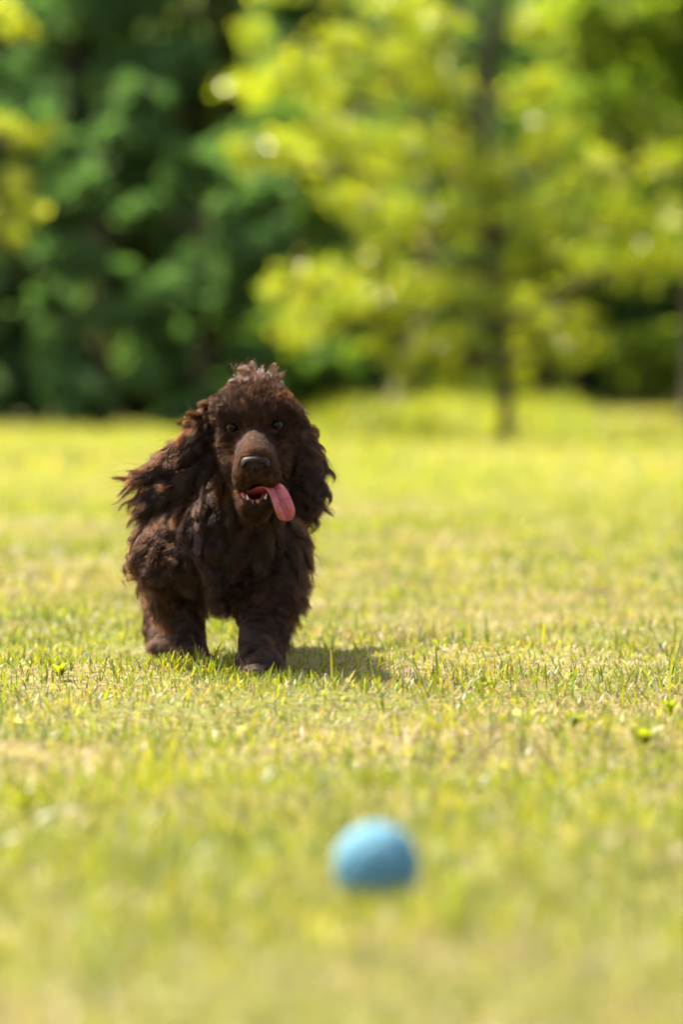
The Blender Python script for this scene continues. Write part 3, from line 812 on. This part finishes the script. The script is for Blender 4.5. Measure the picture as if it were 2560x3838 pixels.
def sdf_at(p):
    i = np.clip(np.searchsorted(xs, p[..., 0]) - 1, 0, len(xs) - 2); j = np.clip(np.searchsorted(ys, p[..., 1]) - 1, 0, len(ys) - 2); k = np.clip(np.searchsorted(zs, p[..., 2]) - 1, 0, len(zs) - 2)
    tx = np.clip((p[..., 0] - xs[i]) / (xs[i + 1] - xs[i]), 0, 1); ty = np.clip((p[..., 1] - ys[j]) / (ys[j + 1] - ys[j]), 0, 1); tz = np.clip((p[..., 2] - zs[k]) / (zs[k + 1] - zs[k]), 0, 1)
    def l(a, b, t): return a + (b - a) * t
    c00 = l(D[i, j, k], D[i + 1, j, k], tx); c10 = l(D[i, j + 1, k], D[i + 1, j + 1, k], tx)
    c01 = l(D[i, j, k + 1], D[i + 1, j, k + 1], tx); c11 = l(D[i, j + 1, k + 1], D[i + 1, j + 1, k + 1], tx)
    return l(l(c00, c10, ty), l(c01, c11, ty), tz)
def sdf_grad(p):
    h = .003; g = []
    for i in range(3):
        e = np.zeros(3); e[i] = h
        g.append(sdf_at(p + e) - sdf_at(p - e))
    return unit(np.stack(g, -1))

def grow(root, rn, prm, flow, m, per_g):
    n_ = len(root)
    L = prm[:, 1] * per_g['len']
    tfl = unit(flow + per_g['dir'] * (.07 + 4.5 * np.minimum(prm[:, 1:2], .04)) )
    tg = unit(tfl - (tfl * rn).sum(-1, keepdims=True) * rn + 1e-4)
    lift = prm[:, 2:3]
    d = unit(tg * np.cos(lift * 1.45) + rn * np.sin(lift * 1.45))
    tgt = unit(tfl + np.array([0, 0, -1.0]) * prm[:, 3:4])
    pts = [root]; p = root.copy(); step = (L / (m - 1))[:, None]
    for i in range(m - 1):
        p = p + d * step; pts.append(p)
        d = unit(d + (tgt - d) * min(.9, 2.2 / (m - 1)))
    pts = np.stack(pts, 1)
    ax = unit(pts[:, -1] - pts[:, 0])
    ua = unit(np.cross(ax, per_g['dir'] + np.array([.3, .2, .9]))); va = np.cross(ax, ua)
    s = np.linspace(0, 1, m)[None] * L[:, None]
    ph = 2 * math.pi * s / (prm[:, 5:6] * per_g['wl'][:, None]) + per_g['ph'][:, None]
    amp = prm[:, 4:5] * per_g['amp'][:, None] * sstep(0, .35, np.linspace(0, 1, m))[None]
    pts += ua[:, None] * (amp * (np.sin(ph) - np.sin(per_g['ph'])[:, None]))[..., None] + va[:, None] * (amp * .7 * np.cos(ph * .83))[..., None]
    return pts

def fur_material(name, ior, rough, radial, matte=0):
    m_, n, o = new_mat(name)
    hb = n.nodes.new('ShaderNodeBsdfHairPrincipled'); hb.model = 'CHIANG'; hb.parametrization = 'MELANIN'
    ta_ = N(n, 'ShaderNodeAttribute', attribute_name='tone'); n.links.new(ta_.outputs['Fac'], hb.inputs['Melanin'])
    hb.inputs['Melanin Redness'].default_value = 1.0; hb.inputs['IOR'].default_value = ior
    hb.inputs['Roughness'].default_value = rough; hb.inputs['Radial Roughness'].default_value = radial
    hb.inputs['Random Color'].default_value = .35; hb.inputs['Random Roughness'].default_value = .2
    hi_ = n.nodes.new('ShaderNodeHairInfo'); n.links.new(hi_.outputs['Random'], hb.inputs['Random'])
    if matte:                                      # short dense face fur reads as a velvety brown
        mr = N(n, 'ShaderNodeMapRange'); mr.inputs[1].default_value = .7; mr.inputs[2].default_value = 1.0; mr.inputs[3].default_value = 0.0; mr.inputs[4].default_value = 1.0
        n.links.new(ta_.outputs['Fac'], mr.inputs[0])
        cr_ = N(n, 'ShaderNodeValToRGB'); cr_.color_ramp.elements[0].color = (.105, .050, .026, 1); cr_.color_ramp.elements[1].color = (.020, .0095, .0055, 1)
        n.links.new(mr.outputs[0], cr_.inputs[0])
        df = N(n, 'ShaderNodeBsdfDiffuse'); n.links.new(cr_.outputs[0], df.inputs['Color'])
        mx = N(n, 'ShaderNodeMixShader'); mx.inputs[0].default_value = matte
        n.links.new(hb.outputs[0], mx.inputs[1]); n.links.new(df.outputs[0], mx.inputs[2]); n.links.new(mx.outputs[0], o.inputs[0])
    else:
        n.links.new(hb.outputs[0], o.inputs[0])
    return m_
m_fur = fur_material("chocolate_fur", 1.45, .28, .42, .22)
m_face = fur_material("chocolate_face_fur", 1.3, .5, .6, .6)

# fur tone carries painted sunlight on muzzle, crown, ear tops and shade round eyes
tone = np.full(len(root), .90)
hx, hy, hz = loc[:, 0], loc[:, 1], loc[:, 2]
fz = pid == part_names.index('face_fur')
tone -= .03 * fz * sstep(2.0, -2.5, hy) * sstep(-9.5, -6.5, hz) * sstep(.2, -3.0, hz)
tone += .03 * fz * sstep(-3.5, -.5, hz)
tone += .07 * fz * sstep(3.0, 1.2, np.minimum(np.hypot(hx - 3.3, hz), np.hypot(hx + 3.3, hz)))
tone -= .03 * crest
tone -= .06 * np.isin(pid, [part_names.index('ear_furL'), part_names.index('ear_furR')]) * sstep(-6, 1, hz)

def field(p, seed, f):
    r = np.random.default_rng(900 + seed); o_ = np.zeros((len(p), 3))
    for _ in range(5):
        kv = r.normal(size=(3, 3)) * f; o_ += np.sin(p @ kv + r.uniform(0, 6.28, 3))
    return o_ / 2.2

def fur_object(name, sel, m, clump_per, rad):
    r0, n0, p0, f0 = root[sel], rn[sel], prm[sel], flow[sel]
    k = len(r0)
    if k < 20: return
    ng = max(8, k // clump_per)
    gsel = rng.choice(k, ng, replace=False)
    kd = kdtree.KDTree(ng)
    for q, g in enumerate(gsel): kd.insert(Vector(r0[g]), q)
    kd.balance()
    jit = rng.normal(0, .0015, (k, 3)) * (1 if m > 6 else .4)
    own = np.array([kd.find(Vector(x))[1] for x in (r0 + jit)])
    gr = r0[gsel]
    gd = dict(len=rng.uniform(.75, 1.15, ng), dir=1.1 * field(gr, 1, 100) + .35 * field(gr, 2, 220) + rng.normal(0, .2, (ng, 3)), wl=.85 + .35 * field(gr, 3, 60)[:, 0] + rng.uniform(0, .2, ng),
              ph=7 * field(gr, 4, 70)[:, 0] + rng.normal(0, .5, ng), amp=np.clip(1 + .7 * field(gr, 5, 90)[:, 0] + rng.uniform(-.3, .3, ng), .2, 2))
    G = grow(r0[gsel], n0[gsel], p0[gsel], f0[gsel], m, gd)
    sd = {q: gd[q][own] for q in gd}
    stray = rng.uniform(size=k) < .065
    sd['len'] = sd['len'] * rng.uniform(.75, 1.08, k) * np.where(stray, 1.2, 1); sd['ph'] = sd['ph'] + rng.normal(0, .35, k); sd['dir'] = sd['dir'] + rng.normal(0, .26, (k, 3)) * np.where(stray, 3.2, 1)[:, None]
    Pp = grow(r0, n0, p0, f0, m, sd)
    t = np.linspace(0, 1, m)[None, :, None]
    cs_ = p0[:, 6:7] * rng.uniform(.5, 1.15, (k, 1)) * ~stray[:, None]
    c = np.minimum(cs_, .97)[..., None] * sstep(0, .9, t)
    Pp = Pp + (G[own] + (Pp[:, :1] - G[own][:, :1]) * (1 - .9 * t) * .8 - Pp) * c
    Pp[:, 0] = r0
    for _ in range(2):
        q = Pp[:, 1:]; dd = sdf_at(q); lim = .0006 + .0012 * np.linspace(0, 1, m)[None, 1:]
        bad = dd < lim
        if bad.any():
            qq = q[bad]; qq = qq + sdf_grad(qq) * (np.broadcast_to(lim, dd.shape)[bad] - dd[bad])[:, None]; q[bad] = qq
    Pp[..., 2] = np.maximum(Pp[..., 2], .002)
    hc = bpy.data.hair_curves.new(name)
    hc.add_curves([m] * k)
    hc.attributes['position'].data.foreach_set('vector', (Pp - DO).astype(np.float32).ravel())
    ra = hc.attributes.get('radius') or hc.attributes.new('radius', 'FLOAT', 'POINT')
    rr = rad * np.interp(np.linspace(0, 1, m), [0, .6, 1], [1, .85, .2])[None] * rng.uniform(.8, 1.2, (k, 1))
    ra.data.foreach_set('value', rr.astype(np.float32).ravel())
    lk = (rng.normal(0, .085 if m == 6 else .05, ng) + .04 * field(gr, 6, 60)[:, 0])[own]
    ta = hc.attributes.new('tone', 'FLOAT', 'CURVE')
    ta.data.foreach_set('value', np.clip(tone[sel] + lk, .5, .98).astype(np.float32))
    hc.update_tag()
    return k, link(name, hc, m_face if m == 6 else m_fur, dogroot)

PLAIN = {'foreleg_furL': 'foreleg_fur', 'foreleg_furR': 'foreleg_fur', 'hindleg_furL': 'hindleg_fur', 'hindleg_furR': 'hindleg_fur', 'ear_furL': 'ear_fur', 'ear_furR': 'ear_fur'}
for i, nm in enumerate(names_all):
    face = nm == 'face_fur'
    r_ = fur_object(PLAIN.get(nm, nm), pid == i, 6 if face else 14, 26 if face else (85 if 'ear' in nm else 95), .00020 if face else .00017)
    print("FUR", nm, r_ and r_[0])

# ------------------------------------------------------------------ ball
BC = np.array([(1412 - 1280) / FPX * 3.20, 3.20, .0]); BR = .0358
BC[2] = float(ground_z(BC[0], BC[1])) + BR - .004
th, ph = np.meshgrid(np.linspace(.0001, math.pi - .0001, 97), np.linspace(0, 2 * math.pi, 193)[:-1], indexing='ij')
bd = np.stack([np.sin(th) * np.cos(ph), np.sin(th) * np.sin(ph), np.cos(th)], -1).reshape(-1, 3)
k = np.arange(210); zf = 1 - 2 * (k + .5) / 210; rf = np.sqrt(1 - zf ** 2); af = k * 2.399963
nub = np.stack([rf * np.cos(af), rf * np.sin(af), zf], -1)
near = (bd @ nub.T).max(-1)
hgt = .0011 * sstep(math.cos(.085), math.cos(.045), near)                  # small raised nubs
t_ = np.linspace(0, 2 * math.pi, 160)
A0, B0 = .75, .25                                                          # seam curve of a two-piece cover
sc_ = np.stack([A0 * np.cos(t_) + B0 * np.cos(3 * t_), A0 * np.sin(t_) - B0 * np.sin(3 * t_), 2 * math.sqrt(A0 * B0) * np.sin(2 * t_)], -1); sc_ = unit(sc_)
sn_ = (bd @ sc_.T).max(-1)
hgt = hgt * (1 - sstep(math.cos(.10), math.cos(.06), sn_)) - .0012 * sstep(math.cos(.05), math.cos(.02), sn_)
bv = bd * (BR * .985 + hgt)[:, None]
i_, j_ = np.meshgrid(np.arange(96), np.arange(192), indexing='ij')
bf = np.stack([i_ * 192 + j_, (i_ + 1) * 192 + j_, (i_ + 1) * 192 + (j_ + 1) % 192, i_ * 192 + (j_ + 1) % 192], -1).reshape(-1, 4)
m_ball = noise_mat("blue_rubber", (.058, .17, .25), (.10, .225, .31), 45, .75, .2, .5)
bo = link("ball", mesh_np("ball", bv, [bf], smooth=True), m_ball, label="light blue rubber ball lying in the grass in front of the dog", cat="ball", loc=Vector(BC))
bo.rotation_euler = (.6, .4, .9)

# ------------------------------------------------------------------ fallen leaves and weeds in the lawn
def at_ground(px, py):
    Yc = CAM_H * FPX / (py - HZ); q = P(px, py, Yc); return np.array([q[0], Yc, float(ground_z(q[0], Yc))])
def blade_leaf(L, W, curl, nseg=8):
    t = np.linspace(0, 1, nseg + 1); wdt = W * np.sin(np.pi * np.clip(t * .94 + .05, 0, 1)) ** .8
    x_ = L * t; z_ = curl * L * np.sin(np.pi * t * .9)
    V = []
    for s_, k_ in ((-1, 1.0), (0, 0.0), (1, 1.0)):
        V.append(np.stack([x_, s_ * wdt / 2, z_ + k_ * wdt * .18], -1))
    V = np.concatenate(V); m_ = nseg + 1; a_ = np.arange(nseg)
    F_ = np.concatenate([np.stack([r_ * m_ + a_, r_ * m_ + a_ + 1, (r_ + 1) * m_ + a_ + 1, (r_ + 1) * m_ + a_], -1) for r_ in (0, 1)])
    return V, F_
rl = np.random.default_rng(404)
for (px, py, L, W, c, rot, lab) in [
    (1925, 2690, .026, .010, (.42, .42, .24), (-.9, .5, .9), "pale upright dry leaf in the grass right of the dog"),
    (130, 3120, .030, .011, (.50, .52, .36), (.1, -.35, .35), "long whitish fallen leaf near the left edge, level with the ball"),
    (250, 3090, .016, .014, (.55, .50, .34), (.3, -.3, 1.2), "small round cream leaf just right of the long whitish leaf"),
    (12, 3210, .018, .012, (.52, .50, .36), (.2, -.3, .2), "pale leaf cut by the left edge, below the ball's height"),
    (2235, 3340, .014, .012, (.55, .45, .28), (.3, -.4, 2.0), "small cream leaf low in the grass right of the ball"),
    (2530, 3310, .018, .014, (.50, .38, .24), (.2, -.3, .8), "tan fallen leaf touching the right edge below the ball's height"),
    (50, 2730, .020, .006, (.50, .48, .30), (-.7, .2, 1.0), "thin pale dry leaf standing at the left edge near the dog"),
    (2330, 2520, .028, .004, (.50, .48, .30), (-.5, .9, .3), "thin straw coloured stalk standing far right of the dog"),
    (890, 2720, .014, .009, (.48, .36, .26), (-.6, .3, .6), "tiny pinkish tan leaf in the grass below the dog's front paw")]:
    v, f = blade_leaf(L, W, .12)
    g = at_ground(px, py) + np.array([0, 0, .014])
    col_ = np.tile(np.array(c) * .62, (len(v), 1)) * rl.uniform(.9, 1.1, (len(v), 1))
    o_ = link("fallen_leaf", mesh_np("fallen_leaf", v, [f], smooth=True, cols=col_), mat_grass, label=lab, cat="leaf", group="fallen leaves in the lawn", loc=Vector(g))
    o_.rotation_euler = rot
for (px, py, n_, sz, lab) in [(2150, 2760, 9, .026, "broad leaved bright green weed between the dog and the right edge"),
                              (2420, 2800, 10, .030, "largest broad leaved weed near the right edge, below paw height"),
                              (2510, 2690, 8, .024, "broad leaved weed touching the right edge at paw height"),
                              (1820, 2600, 7, .022, "small broad leaved weed in the grass right of the dog's shadow"),
                              (230, 2560, 8, .022, "small broad leaved weed left of the dog's paws"),
                              (90, 3060, 8, .026, "bright green weed beside the long whitish leaf at left")]:
    g = at_ground(px, py)
    root_ = link("broadleaf_weed", None, label=lab, cat="weed", group="broad leaved weeds in the lawn", loc=Vector(g))
    for k_ in range(n_):
        v, f = blade_leaf(sz * rl.uniform(.8, 1.3), sz * rl.uniform(.35, .5), rl.uniform(.05, .3))
        col_ = np.tile(np.array([(.17, .20, .013), (.20, .22, .016), (.15, .18, .016)][k_ % 3]), (len(v), 1))
        lo = link("leaf", mesh_np("weed_leaf", v, [f], smooth=True, cols=col_), mat_grass, root_)
        lo.rotation_euler = (rl.uniform(-.3, .3), -rl.uniform(.25, 1.1), k_ * 2.4 + rl.uniform(-.3, .3)); lo.location = (0, 0, .006)
